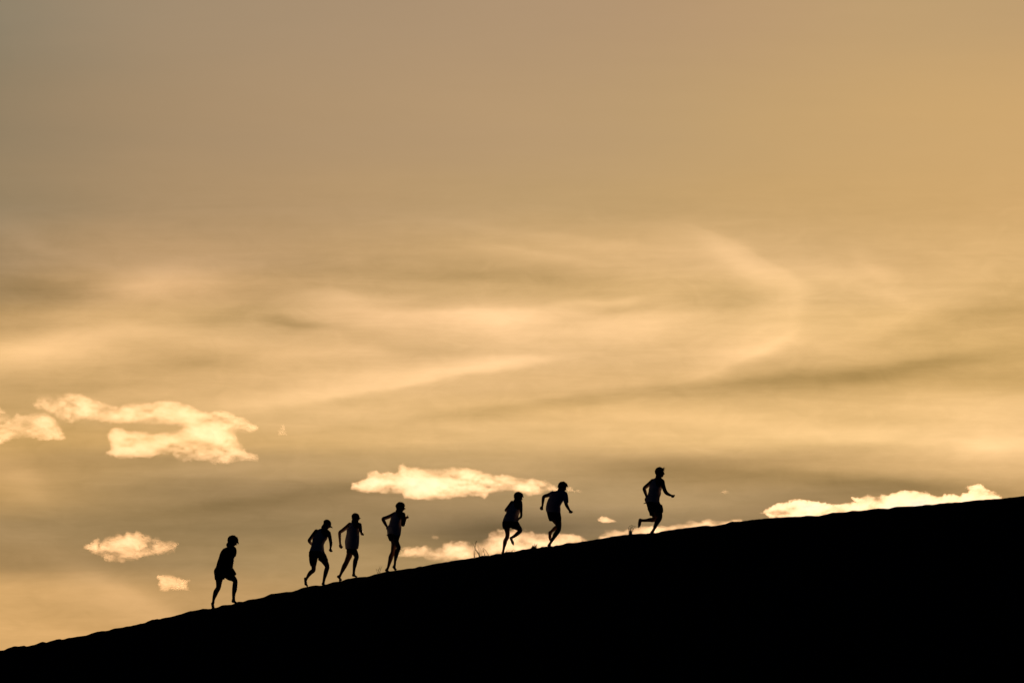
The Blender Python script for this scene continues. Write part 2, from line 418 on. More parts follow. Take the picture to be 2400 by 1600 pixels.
def make_cloud(poly, label, mat, seed, thick=90.0, edge=9.0, step=1.5, ragged=7.0, dips=(), nscale=16.0, dist=CLOUD_D, bias=0.0):
    x0 = min(p[0] for p in poly) - 10; x1 = max(p[0] for p in poly) + 10
    y0 = min(p[1] for p in poly) - 10; y1 = max(p[1] for p in poly) + 10
    gx = np.arange(x0, x1, step); gy = np.arange(y0, y1, step)
    PX, PY = np.meshgrid(gx, gy)
    wx = PX + 2.4 * fbm(PX / 7, PY / 5, seed + 90) * ragged * .6
    wy = PY + 2.0 * fbm(PX / 7, PY / 5, seed + 60) * ragged * .6
    d = sdist(wx, wy, poly) + ragged * 1.1 * fbm(PX / nscale, PY / (nscale * .6), seed, 6, .62) + bias
    t = 1 - np.exp(-np.maximum(d, 0) / edge)
    t = t * np.clip(0.90 + 3.2 * fbm(PX / (nscale * 3.2), PY / (nscale * 1.5), seed + 30, 6, .6), 0.12, 1.6)
    for (dx, dy, rx, ry, f) in dips:
        t = t * (1 - f * np.exp(-((PX - dx) / rx) ** 2 - ((PY - dy) / ry) ** 2))
    t = np.maximum(t, 0) * thick
    H, W = t.shape
    act = (t > 0.4)
    t = np.where(act, t, 0)
    cell = act[:-1, :-1] | act[1:, :-1] | act[:-1, 1:] | act[1:, 1:]
    relief = fbm(PX / 30, PY / 20, seed + 200) * thick * .5
    vid_f = -np.ones((H, W), int); vid_b = -np.ones((H, W), int)
    used = np.zeros((H, W), bool)
    used[:-1, :-1] |= cell; used[1:, :-1] |= cell; used[:-1, 1:] |= cell; used[1:, 1:] |= cell
    vs = []
    cen = P_at((x0 + x1) / 2, y1, dist)
    for j, i in zip(*np.nonzero(used)):
        r = ray(PX[j, i], PY[j, i]); q = r * (dist / r.y)
        q.z += CAM_Z
        if t[j, i] > 0:
            vid_f[j, i] = len(vs); vs.append((q.x - cen.x, relief[j, i] - t[j, i] * .5, q.z - cen.z))
            vid_b[j, i] = len(vs); vs.append((q.x - cen.x, relief[j, i] + t[j, i] * .5, q.z - cen.z))
        else:
            vid_f[j, i] = vid_b[j, i] = len(vs); vs.append((q.x - cen.x, relief[j, i], q.z - cen.z))
    fs = []
    for j, i in zip(*np.nonzero(cell)):
        a, b, c_, d_ = (j, i), (j, i + 1), (j + 1, i + 1), (j + 1, i)
        fs.append((vid_f[a], vid_f[d_], vid_f[c_], vid_f[b]))
        fs.append((vid_b[a], vid_b[b], vid_b[c_], vid_b[d_]))
    m = bpy.data.meshes.new('cloud'); m.from_pydata(vs, [], [tuple(int(k) for k in f) for f in fs])
    o = link('cloud', m, mat); o.location = cen
    tag(o, label, 'cloud', 'small bright clouds low in the sky')
    return o

def P_at(px, py, dist):
    r = ray(px, py); q = r * (dist / r.y); q.z += CAM_Z
    return q

M_CL = cloud_mat('cloud_vapour', 0.0056)
M_CLB = cloud_mat('cloud_vapour_dense', 0.0100)
M_CLO = cloud_mat('cloud_vapour_orange', 0.0066, (1.0, 0.72, 0.46))
M_CLT = cloud_mat('cloud_vapour_thin', 0.0042)
def tr(pts, ox, oy, s): return [(ox + x / s, oy + y / s) for x, y in pts]

make_cloud(tr([(-90,120),(0,180),(50,225),(100,270),(130,232),(190,250),(240,240),(320,225),(400,240),(440,280),(470,340),(500,400),(515,420),(490,440),(420,430),(330,430),(250,420),(170,418),(110,425),(70,440),(0,468),(-90,470)],0,900,3.36),
    'bright cloud cut by the left edge of the view', M_CL, 11, edge=15, bias=3.0, dips=[(62,993,30,14,.8)])
make_cloud(tr([(265,150),(300,100),(350,88),(400,95),(430,110),(470,85),(550,70),(620,80),(700,100),(730,135),(800,150),(860,165),(930,190),(980,170),(1100,150),(1200,150),(1300,130),(1400,140),(1480,165),(1560,210),(1650,230),(1730,215),(1800,225),(1880,260),(1960,300),(2030,345),(1980,380),(1900,370),(1850,370),(1860,430),(1900,490),(1950,540),(2030,550),(2035,590),(1950,595),(1860,600),(1800,620),(1700,620),(1600,590),(1500,595),(1440,600),(1390,580),(1360,540),(1250,540),(1180,570),(1050,575),(930,575),(840,550),(880,510),(860,450),(850,400),(890,350),(950,345),(1000,370),(1080,370),(1150,380),(1200,400),(1300,375),(1400,370),(1450,340),(1400,320),(1330,310),(1230,300),(1100,300),(980,305),(870,300),(780,275),(650,270),(560,300),(480,270),(430,240),(350,215),(280,190)],0,900,3.36),
    'largest bright cloud, hooked, upper left with a long arm above a curl', M_CL, 21, edge=15, bias=3.0, thick=95, dips=[(450,1036,34,10,.85),(490,1042,30,12,.7),(345,1030,18,8,.45)])
make_cloud(tr([(2190,370),(2220,318),(2240,330),(2258,395),(2200,402)],0,900,3.36),
    'tiny wisp of cloud right of the large hooked cloud', M_CLT, 31, thick=60, edge=5, ragged=5, bias=1)
make_cloud(tr([(110,520),(150,430),(220,410),(330,330),(420,300),(440,360),(520,310),(600,260),(680,280),(720,220),(800,210),(850,260),(900,180),(960,190),(1030,220),(1080,170),(1160,190),(1220,240),(1300,260),(1400,320),(1480,280),(1540,320),(1640,370),(1740,350),(1880,400),(1850,480),(1820,570),(1740,620),(1600,610),(1450,630),(1250,670),(1100,710),(1000,750),(800,770),(650,750),(530,730),(440,650),(350,620),(200,560)],180,1220,7.84),
    'lens shaped bright cloud left of the rearmost runner', M_CLO, 41, edge=12, ragged=6, dips=[(231,1280,4,14,.7)])
make_cloud(tr([(1430,1030),(1500,990),(1700,990),(1850,1030),(1980,1080),(2080,1060),(2120,1100),(2050,1130),(2020,1170),(2040,1240),(2090,1280),(1900,1270),(1700,1280),(1510,1290),(1510,1180),(1500,1090)],180,1220,7.84),
    'small squarish orange cloud just left of the rearmost runner', M_CLO, 51, thick=80, edge=12, ragged=6)
make_cloud(tr([(160,340),(180,280),(260,260),(310,230),(330,180),(400,160),(440,190),(520,180),(600,190),(615,120),(650,100),(680,130),(760,135),(840,155),(940,150),(1100,140),(1270,150),(1350,170),(1440,210),(1520,215),(1570,200),(1640,215),(1700,245),(1850,240),(1950,260),(2030,300),(2090,345),(1960,350),(1900,380),(1800,395),(1700,360),(1600,340),(1500,365),(1430,380),(1400,430),(1360,400),(1280,400),(1150,410),(1000,425),(880,440),(760,430),(660,420),(630,380),(500,375),(350,370),(250,370)],780,1060,3.92),
    'long bright cloud floating above the two middle runners', M_CLB, 61, edge=16, bias=1.5, ragged=6, dips=[(1035,1114,50,9,.6)])
make_cloud(tr([(2150,335),(2185,322),(2212,350),(2225,362),(2160,350)],780,1060,3.92),
    'faint cloud puff at the head of the runner in a tee', M_CLT, 71, thick=55, edge=5, ragged=3, bias=1.5)
make_cloud(tr([(2236,352),(2262,344),(2285,362),(2250,362)],780,1060,3.92),
    'faintest cloud speck right of the puff by the tee runner', M_CLT, 73, thick=55, edge=5, ragged=3, bias=1.5)
make_cloud(tr([(165,475),(190,430),(240,390),(330,385),(400,390),(430,350),(480,380),(560,410),(640,390),(660,340),(750,335),(850,310),(910,320),(950,350),(1010,340),(1060,330),(1130,300),(1150,250),(1200,210),(1260,185),(1340,180),(1400,195),(1480,185),(1560,205),(1700,235),(1830,235),(1950,240),(2080,245),(2180,275),(2260,305),(2300,400),(1500,560),(900,600),(700,580),(500,530),(430,497),(300,500),(200,495)],900,1200,4.704),
    'cloud bank behind the ridge at the legs of the middle runners', M_CL, 81, edge=15, bias=1.5, ragged=9, thick=110, dips=[(1111,1276,22,10,.4),(1135,1268,16,6,.5)])
make_cloud(tr([(530,265),(570,250),(605,265),(600,290),(550,295)],900,1200,4.704),
    'dim little puff of cloud above the ridge right of the elbowed runner', M_CLT, 91, thick=45, edge=7, ragged=5, bias=1)
make_cloud(tr([(120,485),(150,440),(210,400),(220,340),(270,350),(360,345),(450,370),(560,340),(700,320),(800,305),(900,300),(1000,305),(1080,310),(1200,270),(1300,260),(1400,230),(1520,250),(1600,215),(1650,200),(1700,225),(1800,235),(1900,230),(2000,210),(2100,215),(2150,235),(2150,330),(1500,420),(700,560),(100,580)],1380,1180,5.88),
    'narrow bright cloud along the ridge under the leading runner', M_CL, 101, edge=9, ragged=5, thick=95)
make_cloud(tr([(125,215),(180,182),(240,185),(300,215),(370,242),(200,250),(140,235)],1380,1180,5.88),
    'small bright sliver of cloud left of the leading runner', M_CLT, 111, edge=6, ragged=3, thick=110, bias=2)
make_cloud([(1690,1153),(1700,1148),(1708,1152),(1700,1156)],
    'speck of cloud right of the leading runner', M_CLT, 121, edge=5, ragged=3, thick=50, bias=1.5)
make_cloud(tr([(90,330),(140,310),(200,265),(290,240),(380,225),(490,222),(580,240),(720,265),(850,255),(900,240),(860,210),(870,185),(930,210),(1000,180),(1060,190),(1110,205),(1130,175),(1200,175),(1270,160),(1340,140),(1420,150),(1530,165),(1640,195),(1660,165),(1720,185),(1750,155),(1790,190),(1820,160),(1870,165),(1880,135),(1820,115),(1900,92),(1960,85),(2020,110),(2060,150),(2110,160),(2150,190),(2180,215),(2230,330),(1400,380),(700,420),(150,375)],1760,1110,3.675),
    'most dazzling cloud, long and near white above the ridge at right', M_CLB, 131, edge=6, ragged=9, thick=130, dips=[(1965,1195,20,8,.5),(2105,1180,30,8,.5)])

# ------------------------------------------------------------------ figures
PXM = 0.09 / 1200 * math.hypot(YC, 0) / math.cos(PITCH)      # metres per photo pixel at the ridge

class Piece:
    def __init__(s): s.v = []; s.f = []
    def add(s, v, f):
        n = len(s.v); s.v += [tuple(p) for p in v]; s.f += [tuple(i + n for i in q) for q in f]
    def ball(s, c, rx, ry=None, rz=None, axes=None, seg=14, rings=9):
        ry = rx if ry is None else ry; rz = rx if rz is None else rz
        ax = axes or (Vector((1, 0, 0)), Vector((0, 1, 0)), Vector((0, 0, 1)))
        v = [c + ax[2] * rz]
        for i in range(1, rings):
            th = math.pi * i / rings
            for j in range(seg):
                a = 2 * math.pi * j / seg
                v.append(c + ax[0] * rx * math.sin(th) * math.cos(a) + ax[1] * ry * math.sin(th) * math.sin(a) + ax[2] * rz * math.cos(th))
        v.append(c - ax[2] * rz)
        f = [(0, 1 + j, 1 + (j + 1) % seg) for j in range(seg)]
        for i in range(rings - 2):
            for j in range(seg):
                a = 1 + i * seg + j; b = 1 + i * seg + (j + 1) % seg
                f.append((a, a + seg, b + seg, b))
        l = len(v) - 1; o = 1 + (rings - 2) * seg
        f += [(l, o + (j + 1) % seg, o + j) for j in range(seg)]
        s.add(v, f)
    def rings(s, R):
        n = len(R[0]); v = [p for r in R for p in r]
        f = []
        for i in range(len(R) - 1):
            for j in range(n):
                a = i * n + j; b = i * n + (j + 1) % n
                f.append((a, b, b + n, a + n))
        v.append(sum(R[0], Vector()) / n); v.append(sum(R[-1], Vector()) / n)
        c0 = len(v) - 2; o = (len(R) - 1) * n
        f += [(c0, (j + 1) % n, j) for j in range(n)]
        f += [(c0 + 1, o + j, o + (j + 1) % n) for j in range(n)]
        s.add(v, f)
    def tube(s, pts, seg=14, sub=4, flat=False):
        pts = [(Vector(p), r) for p, r in pts]
        out = []
        n = len(pts)
        for i in range(n - 1):
            p0 = pts[max(i - 1, 0)]; p1 = pts[i]; p2 = pts[i + 1]; p3 = pts[min(i + 2, n - 1)]
            for k in range(sub):
                t = k / sub
                def cr(a, b, c, d): return b + (c - a) * (t * .5) + (a * 2 - b * 5 + c * 4 - d) * (t * t * .5) + (b * 3 - a - c * 3 + d) * (t * t * t * .5)
                out.append((cr(p0[0], p1[0], p2[0], p3[0]), max(.003, cr(p0[1], p1[1], p2[1], p3[1]))))
        out.append(pts[-1])
        R = []
        tprev = None; u = None
        for i, (p, r) in enumerate(out):
            a = out[max(i - 1, 0)][0]; b = out[min(i + 1, len(out) - 1)][0]
            t = (b - a).normalized()
            if u is None:
                u = t.orthogonal().normalized()
            else:
                u = (u - t * u.dot(t)).normalized()
            w = t.cross(u)
            R.append([p + (u * math.cos(2 * math.pi * j / seg) + w * math.sin(2 * math.pi * j / seg)) * r for j in range(seg)])
        s.rings(R)
        if not flat:
            s.ball(pts[0][0], pts[0][1]); s.ball(pts[-1][0], pts[-1][1])
    def obj(s, name, mat, parent, voxel=None, smooth=3, wr=0.0):
        me = bpy.data.meshes.new(name); me.from_pydata(s.v, [], s.f)
        if voxel:
            tmp = bpy.data.objects.new('tmp', me); C.objects.link(tmp)
            m = tmp.modifiers.new('r', 'REMESH'); m.mode = 'VOXEL'; m.voxel_size = voxel
            if smooth:
                k = tmp.modifiers.new('s', 'SMOOTH'); k.factor = .5; k.iterations = smooth
            dg = bpy.context.evaluated_depsgraph_get()
            new = bpy.data.meshes.new_from_object(tmp.evaluated_get(dg))
            bpy.data.objects.remove(tmp); me = new; me.name = name
            if wr:
                nrm = [v.normal.copy() for v in me.vertices]
                for v, vn in zip(me.vertices, nrm):
                    q = v.co.copy()
                    a = mnoise.noise(Vector((q.x * 9, q.y * 9, q.z * 5))) + .5 * mnoise.noise(q * 24)
                    v.co = q + vn * (a * wr)
        me.shade_smooth()
        # move the origin onto the thing's base so parts sit with it
        o = bpy.data.objects.new(name, me); C.objects.link(o); me.materials.clear(); me.materials.append(mat)
        me.transform(Matrix.Translation(-parent.location)); o.parent = parent
        return o

class Runner:
    def __init__(s, ox, oy, sc, phi, face, label, d0=0.0):
        s.ox, s.oy, s.sc, s.phi, s.d0 = ox, oy, sc, math.radians(phi), d0
        s.h = Vector((math.sin(s.phi), math.cos(s.phi), 0)); s.L = Vector((-math.cos(s.phi), math.sin(s.phi), 0))
        fa = math.radians(face); s.F = Vector((math.sin(fa), math.cos(fa), 0))
        s.body = Piece(); s.label = label
        s.m = PXM / sc
    def w(s, x, y, d=0.0): return P(s.ox + x / s.sc, s.oy + y / s.sc, s.d0 + d)
    def r(s, r): return r * s.m
    def sections(s, secs, ratio=0.62, grow=1.0, add=0.0, sub=3, seg=28):
        R = []
        rows = []
        for sec in secs:
            y, xl, xr = sec[:3]; rt = sec[3] if len(sec) > 3 else ratio; d = sec[4] if len(sec) > 4 else 0.0
            rows.append(np.array([y, (xl + xr) / 2, (xr - xl) / 2, rt, d], float))
        out = []
        for i in range(len(rows) - 1):
            p0, p1, p2, p3 = rows[max(i - 1, 0)], rows[i], rows[i + 1], rows[min(i + 2, len(rows) - 1)]
            for k in range(sub):
                t = k / sub
                out.append(.5 * (2 * p1 + (p2 - p0) * t + (2 * p0 - 5 * p1 + 4 * p2 - p3) * t * t + (3 * p1 - p0 - 3 * p2 + p3) * t ** 3))
        out.append(rows[-1])
        for (y, xc, hw, rt, d) in out:
            a = hw * s.m * grow + add
            A = a / math.sqrt(math.cos(s.phi) ** 2 + (rt * math.sin(s.phi)) ** 2)
            B = A * rt
            c = s.w(xc, y, d)
            R.append([c + s.L * A * math.copysign(abs(math.cos(q)) ** .85, math.cos(q)) + s.h * B * math.copysign(abs(math.sin(q)) ** .85, math.sin(q))
                      for q in [2 * math.pi * j / seg for j in range(seg)]])
        return R
    def limb(s, pts, piece=None, **k):
        if piece is None: s.last = (s.w(*(pts[-1][:2] + (pts[-1][3],))), s.r(pts[-1][2]), s.w(*(pts[-2][:2] + (pts[-2][3],))))
        (piece or s.body).tube([(s.w(*(p[:2] + (p[3],))), s.r(p[2]) * 1.03 + .001) for p in pts], **k)
    def foot(s, heel, ball, toe, rh, rb, rt, d, fwd=None):
        """heel, ball, toe in crop px; the five toes fan out past the ball"""
        H = s.w(*heel, d[0]); B = s.w(*ball, d[1]); T = s.w(*toe, d[2])
        s.body.tube([(H, s.r(rh)), ((H + B) / 2 + Vector((0, 0, .004)), s.r((rh + rb) / 2)), (B, s.r(rb))])
        AP, AR, A0 = s.last
        s.body.tube([(A0.lerp(AP, .6), AR), (AP, AR), (AP.lerp(H, .55), (AR + s.r(rh)) * .5), (H, s.r(rh))], sub=3)
        s.body.tube([(AP, AR), (AP.lerp((H + B) / 2, .5), AR), ((H + B) / 2, s.r(rb) * .95)], sub=3)
        ax = (T - B)
        side = ax.cross(s.h).normalized() if ax.cross(s.h).length > 1e-3 else Vector((1, 0, 0))
        side = ax.cross(Vector((0, 0, 1))).normalized() if ax.cross(Vector((0, 0, 1))).length > .3 * ax.length else side
        for k, ln in zip(range(5), (1.0, .95, .85, .75, .62)):
            off = side * (k - 2) * .0135
            s.body.tube([(B + off * .8, .014), (B + off + ax * .55 * ln, .0115 if k else .014), (B + off + ax * ln, .009 if k else .012)], seg=8, sub=2)
    def hand(s, wrist, center, d, curl='fist', big=1.0, n=None, thumb_up=False):
        W = s.w(*wrist, d[0]); Cn = s.w(*center, d[1])
        f = (Cn - W).normalized()
        n = Vector(n) if n else s.h
        n = (n - f * n.dot(f))
        n = n.normalized() if n.length > .05 else f.orthogonal().normalized()
        w = f.cross(n).normalized()
        k = big
        pc = W + f * .045 * k
        s.body.ball(pc, .042 * k, .020 * k, .046 * k, axes=(w, n, f))
        s.body.tube([(W - f * .02, .024 * k), (pc, .026 * k)], sub=2)
        bends = {'fist': (70, 85, 55), 'half': (45, 55, 35), 'loose': (22, 32, 22)}[curl]
        for q, (o, ln) in enumerate(zip((-1.5, -.5, .5, 1.5), (.92, 1.0, .95, .78))):
            p = pc + f * .038 * k + w * o * .0195 * k
            dirv = f.copy(); pts = [(p - f * .015 * k, .0105 * k)]
            for bi, (bd, L) in enumerate(zip(bends, (.040, .026, .021))):
                a = math.radians(bd + (q - 1.5) * 5)
                dirv = (dirv * math.cos(a) + n.copy() * math.sin(a)) if bi == 0 else (Matrix.Rotation(-a, 3, w) @ dirv if (Matrix.Rotation(-a, 3, w) @ f).dot(n) > 0 else Matrix.Rotation(a, 3, w) @ dirv)
                p = p + dirv * L * ln * k
                pts.append((p.copy(), (.0098 - .0008 * bi) * k))
            s.body.tube(pts, seg=8, sub=2)
        tb = pc - w * .034 * k - f * .012 * k
        td = (f * .75 - w * .55 + n * .45).normalized()
        if thumb_up: td = (Vector((0, 0, 1)) * .9 + w * -.2).normalized()
        s.body.tube([(tb, .013 * k), (tb + td * .034 * k, .011 * k), (tb + (td + n * .25) * (.060 if not thumb_up else .085) * k, .009 * k)], seg=8, sub=2)
    def head(s, cx, cy, rad, d=0.0, pitch=0.0, roll=0.0):
        """skull centre; rad is half the skull length in crop px; pitch tips the face down"""
        k = s.r(rad) / .098
        c = s.w(cx, cy, d); F = s.F; Lh = Vector((-F.y, F.x, 0)).normalized(); up = Vector((0, 0, 1))
        a = math.radians(pitch)
        f = (F * math.cos(a) - up * math.sin(a)); u = (up * math.cos(a) + F * math.sin(a))
        s.hc, s.hf, s.hu, s.hl, s.hk = c, f, u, Lh, k
        ax = (Lh, f, u)
        def at(l, ff, uu): return c + Lh * l * k + f * ff * k + u * uu * k
        B = s.body
        B.tube([(at(0, -.035, -.02), .055 * k), (at(0, -.040, -.075), .056 * k), (at(0, -.045, -.125), .058 * k)])
        B.ball(at(0, -.008, .01), .076 * k, .094 * k, .090 * k, ax, 20, 14)          # cranium
        B.ball(at(0, .025, -.045), .058 * k, .062 * k, .068 * k, ax, 18, 12)         # face
        B.ball(at(0, .052, -.092), .034 * k, .030 * k, .026 * k, ax)                 # chin
        for sg in (-1, 1):
            B.tube([(at(sg * .052, -.012, -.045), .018 * k), (at(sg * .045, .015, -.085), .018 * k), (at(sg * .018, .055, -.100), .018 * k)], sub=2)
            B.ball(at(sg * .078, -.010, -.020), .010 * k, .018 * k, .031 * k, ax)    # ear
            B.ball(at(sg * .034, .068, -.022), .020 * k, .014 * k, .012 * k, ax)     # cheekbone
            B.tube([(at(sg * .012, .086, .016), .009 * k), (at(sg * .045, .074, .016), .008 * k)], sub=2)  # brow
        B.tube([(at(0, .085, .005), .010 * k), (at(0, .098, -.018), .011 * k), (at(0, .106, -.036), .014 * k)], sub=2)   # nose
        B.tube([(at(-.020, .080, -.062), .0075 * k), (at(0, .088, -.060), .009 * k), (at(.020, .080, -.062), .0075 * k)], sub=2)
        B.tube([(at(-.018, .078, -.072), .007 * k), (at(0, .085, -.072), .009 * k), (at(.018, .078, -.072), .007 * k)], sub=2)
        s.at = at
    def trap(s, a, b, r0, r1):
        s.body.tube([(s.w(a[0], a[1], a[2]), s.r(r0)), (s.w(b[0], b[1], b[2]), s.r(r1))])
    def finish(s, extra=()):
        base = s.w(*s.base)
        root = bpy.data.objects.new('person', None); C.objects.link(root); root.location = base
        root.empty_display_size = .2
        tag(root, s.label, 'person', 'runners climbing the ridge')
        s.root = root
        s.body.obj('body', M_SKIN, root, voxel=.0062, smooth=2)
        bpy.context.view_layer.update()
        for sg in (-1, 1):
            e = Piece(); e.ball(s.at(sg * .030, .077, -.004), .0115 * s.hk)
            e.obj('eye', M_EYE, root)
        return root
    def cloth(s, name, piece, mat, voxel=.008, wr=.004, smooth=3, label=None):
        o = piece.obj(name, mat, s.root, voxel=voxel, smooth=smooth, wr=wr)
        if label: o['label'] = label
        return o
    def hair(s, mat, n=160, length=.04, top=1.0, droop=.0, seed=1, vol=.012, front=.35, low=-.03, spikes=()):
        rnd = random.Random(seed)
        p = Piece(); at = s.at; k = s.hk
        ax = (s.hl, s.hf, s.hu)
        # mass hugging the skull: many overlapping locks rooted all over it
        for i in range(n):
            while True:
                a = rnd.uniform(-math.pi, math.pi); z = rnd.uniform(-.55, 1)
                r = math.sqrt(max(0, 1 - z * z))
                l, f = r * math.sin(a), r * math.cos(a)
                if f > front and z < .45: continue
                if z < low * 10 and f > -.1: continue
                break
            root = at(l * .074, -.008 + f * .092, .01 + z * .088)
            nrm = (s.hl * l + s.hf * f + s.hu * z).normalized()
            tang = (s.hu * -.8 + s.hf * rnd.uniform(-.2, .5) + s.hl * rnd.uniform(-.5, .5) - nrm * 0)
            tang = (tang - nrm * tang.dot(nrm)).normalized()
            L = length * rnd.uniform(.6, 1.3) * k
            p0 = root - nrm * .012 * k
            p1 = root + nrm * vol * rnd.uniform(.7, 1.4) * k + tang * L * .35
            p2 = root + nrm * vol * rnd.uniform(.2, 1.2) * k + tang * L - Vector((0, 0, droop * rnd.random()))
            p.tube([(p0, .016 * k), (p1, .013 * k), (p2, .004 * k)], seg=6, sub=2)
        for (l, f, u, dl, df, du) in spikes:
            a = at(l, f, u)
            b = at(l + dl, f + df, u + du)
            p.tube([(a, .010 * k), ((a + b) / 2 + s.hu * .004, .006 * k), (b, .002)], seg=6, sub=2)
        return p.obj('hair', mat, s.root)
    def cap(s, brim=.075, tip=0.0, crown=1.0, grow=1.0):
        p = Piece(); at = s.at; k = s.hk
        seg, rg = 24, 9
        R = []
        for i in range(rg + 1):
            th = math.pi / 2 * i / rg
            rr = math.cos(th); z = math.sin(th)
            R.append([at(grow * .083 * math.sin(2 * math.pi * j / seg) * max(rr, .02), -.008 + grow * .101 * math.cos(2 * math.pi * j / seg) * max(rr, .02), .012 + z * .094 * crown - .004 * math.cos(2 * math.pi * j / seg) * rr) for j in range(seg)])
        p.rings(R)
        crown_o = p.obj('cap', M_CAP, s.root)
        b = Piece()
        top = []; bot = []
        for q in (0, .5, 1.0):
            row = []
            for i in range(13):
                a = math.radians(-62 + 124 * i / 12)
                l = grow * .080 * math.sin(a); f = -.008 + grow * .098 * math.cos(a) + brim * q * max(0, math.cos(a * 1.35))
                u = .014 - (l * l) * 3.0 - q * tip
                row.append((l, f, u))
            top.append(row)
        nrow = 13
        v = [at(l, f, u + .003) for r in top for l, f, u in r] + [at(l, f, u - .003) for r in top for l, f, u in r]
        off = 3 * nrow; fs = []
        for r in range(2):
            for i in range(nrow - 1):
                a = r * nrow + i
                fs.append((a, a + 1, a + nrow + 1, a + nrow)); fs.append((off + a, off + a + nrow, off + a + nrow + 1, off + a + 1))
        rim = [i for i in range(nrow)] + [2 * nrow - 1, 3 * nrow - 1] + [3 * nrow - 1 - i for i in range(1, nrow)] + [nrow]
        for i in range(len(rim)):
            a, c_ = rim[i], rim[(i + 1) % len(rim)]
            fs.append((a, off + a, off + c_, c_))
        b.add(v, fs)
        bo = b.obj('brim', M_CAP, s.root)
        bo.parent = crown_o; bo.matrix_parent_inverse = Matrix.Identity(4)
        return crown_o

def legs_shorts(R, waist, legs, name='shorts', mat=None, tail=None):
    """shorts: a hip section plus one flat-hemmed sleeve per thigh"""
    p = Piece()
    p.rings(R.sections(waist, ratio=.92, seg=28))
    for lg in legs:
        p.tube([(R.w(q[0], q[1], q[3]), R.r(q[2]) + .004) for q in lg], flat=True, seg=20)
    return R.cloth(name, p, mat or M_SHORTS, wr=.005, smooth=2)

# ---- runner one: rearmost, hunched, mop of hair, dark top
R = Runner(440, 1230, 7.467, 42, 75, 'rearmost runner bending forward in a dark top with hands at the thighs, messy hair'); R.base = (640, 1400)
R.head(792, 278, 76, 0, pitch=28)
R.trap((745,400,0),(655,450,.12),48,44)
R.body.tube([(R.w(772, 335, 0), R.r(44)), (R.w(745, 395, 0), R.r(50)), (R.w(725, 430, 0), R.r(60))])
secs = [(378,700,832,.7),(400,640,842,.6),(440,596,850,.56),(500,566,832,.6),(560,550,812,.66),(640,521,803,.68),(700,506,792,.7),(760,482,786,.72),(815,470,800,.75)]
R.body.rings(R.sections(secs, grow=.93))
R.limb([(800,425,50,-.12),(812,480,40,-.15),(770,600,33,-.20),(768,650,30,-.2),(752,735,22,-.16)])
R.hand((752,735),(735,800),(-.16,-.15),'loose')
R.limb([(645,455,42,.15),(640,520,38,.26),(690,610,32,.32),(720,680,26,.28),(735,745,22,.18)])
R.hand((735,745),(745,800),(.18,.12),'loose')
R.limb([(570,830,73,.07),(552,940,64,.07),(545,1020,50,.06),(535,1095,42,.05),(498,1160,44,.06),(476,1220,38,.06),(455,1290,25,.07),(447,1350,23,.07)])
R.foot((430,1372),(442,1425),(447,1462),24,27,14,(.03,.09,.13))
R.limb([(705,840,73,-.06),(770,910,62,-.08),(828,972,43,-.1),(826,1050,42,-.07),(820,1120,43,-.06),(806,1200,31,-.06),(803,1280,25,-.05)])
R.foot((790,1332),(838,1352),(866,1358),25,20,11,(-.05,-.02,.02))
R.finish()
p = Piece(); p.rings(R.sections(secs[1:], seg=28)); p.limb = None
p.tube([(R.w(805,428,-.12), R.r(52)), (R.w(812,478,-.15), R.r(46)), (R.w(800,540,-.18), R.r(42))], flat=True)
p.tube([(R.w(735,412,.02), R.r(46)), (R.w(650,452,.12), R.r(50))], flat=False)
p.tube([(R.w(645,452,.15), R.r(50)), (R.w(640,500,.24), R.r(46)), (R.w(665,560,.28), R.r(42))], flat=True)
R.cloth('shirt', p, M_DARKTOP, label='dark short sleeved top')
legs_shorts(R, [(750,484,788),(800,466,816),(850,470,842),(880,474,830)],
   [[(570,860,98,.07),(560,910,90,.07),(562,955,82,.07)], [(715,850,98,-.06),(762,900,78,-.08),(790,920,62,-.08)]])
R.hair(M_HAIR, 190, .045, vol=.020, front=.3, seed=3, spikes=[(0,.08,.04,0,.055,-.02),(.015,.08,.03,0,.06,-.03),(-.015,.08,.03,0,.06,-.03),(.03,.08,.02,0,.05,-.03),(-.03,.08,.02,0,.05,-.03),(0,.09,.05,0,.06,-.05),(.02,.09,.06,0,.055,-.04),(-.02,.085,.06,0,.06,-.055),(0,.03,.10,0,.03,.03),(.01,.0,.1,0,.04,.03),(0,-.09,-.02,0,-.03,-.03),(.02,-.09,-.05,0,-.035,0)])

# ---- runner two: cap, hollow back
R = Runner(690, 1200, 8.2526, 30, 70, 'runner in a peaked cap and pale vest leaning into the climb, one heel lifted'); R.base = (420, 1400)
R.head(634, 228, 74, 0, pitch=30)
R.trap((575,335,0),(440,382,.09),46,40); R.trap((590,335,0),(655,400,-.08),46,44)
R.body.tube([(R.w(600,285,0), R.r(50)), (R.w(575,330,0), R.r(56)), (R.w(560,380,0), R.r(70))])
secs = [(325,500,625,.8),(350,430,655,.6),(395,392,690,.55),(450,372,672,.55),(500,358,640,.58),(560,346,600,.62),(630,332,568,.66),(700,310,570,.7),(770,290,576,.72)]
R.body.rings(R.sections(secs, grow=.92))
R.limb([(425,372,45,.10),(370,435,40,.12),(318,500,34,.12),(288,545,33,.10),(312,592,27,.17),(345,628,20,.24)])
R.hand((345,628),(385,655),(.24,.28),'fist')
R.limb([(660,405,45,-.08),(682,470,36,-.10),(700,560,31,-.12),(706,600,30,-.12),(702,660,22,-.1),(698,695,17,-.08)])
R.hand((698,695),(700,745),(-.08,-.06),'fist')
R.limb([(375,840,70,.07),(372,960,62,.06),(372,1050,44,.02),(368,1120,40,0),(318,1160,41,.03),(278,1210,34,.06),(250,1255,25,.06),(232,1285,24,.07)])
R.foot((208,1278),(222,1385),(262,1436),24,30,12,(.07,.06,.1))
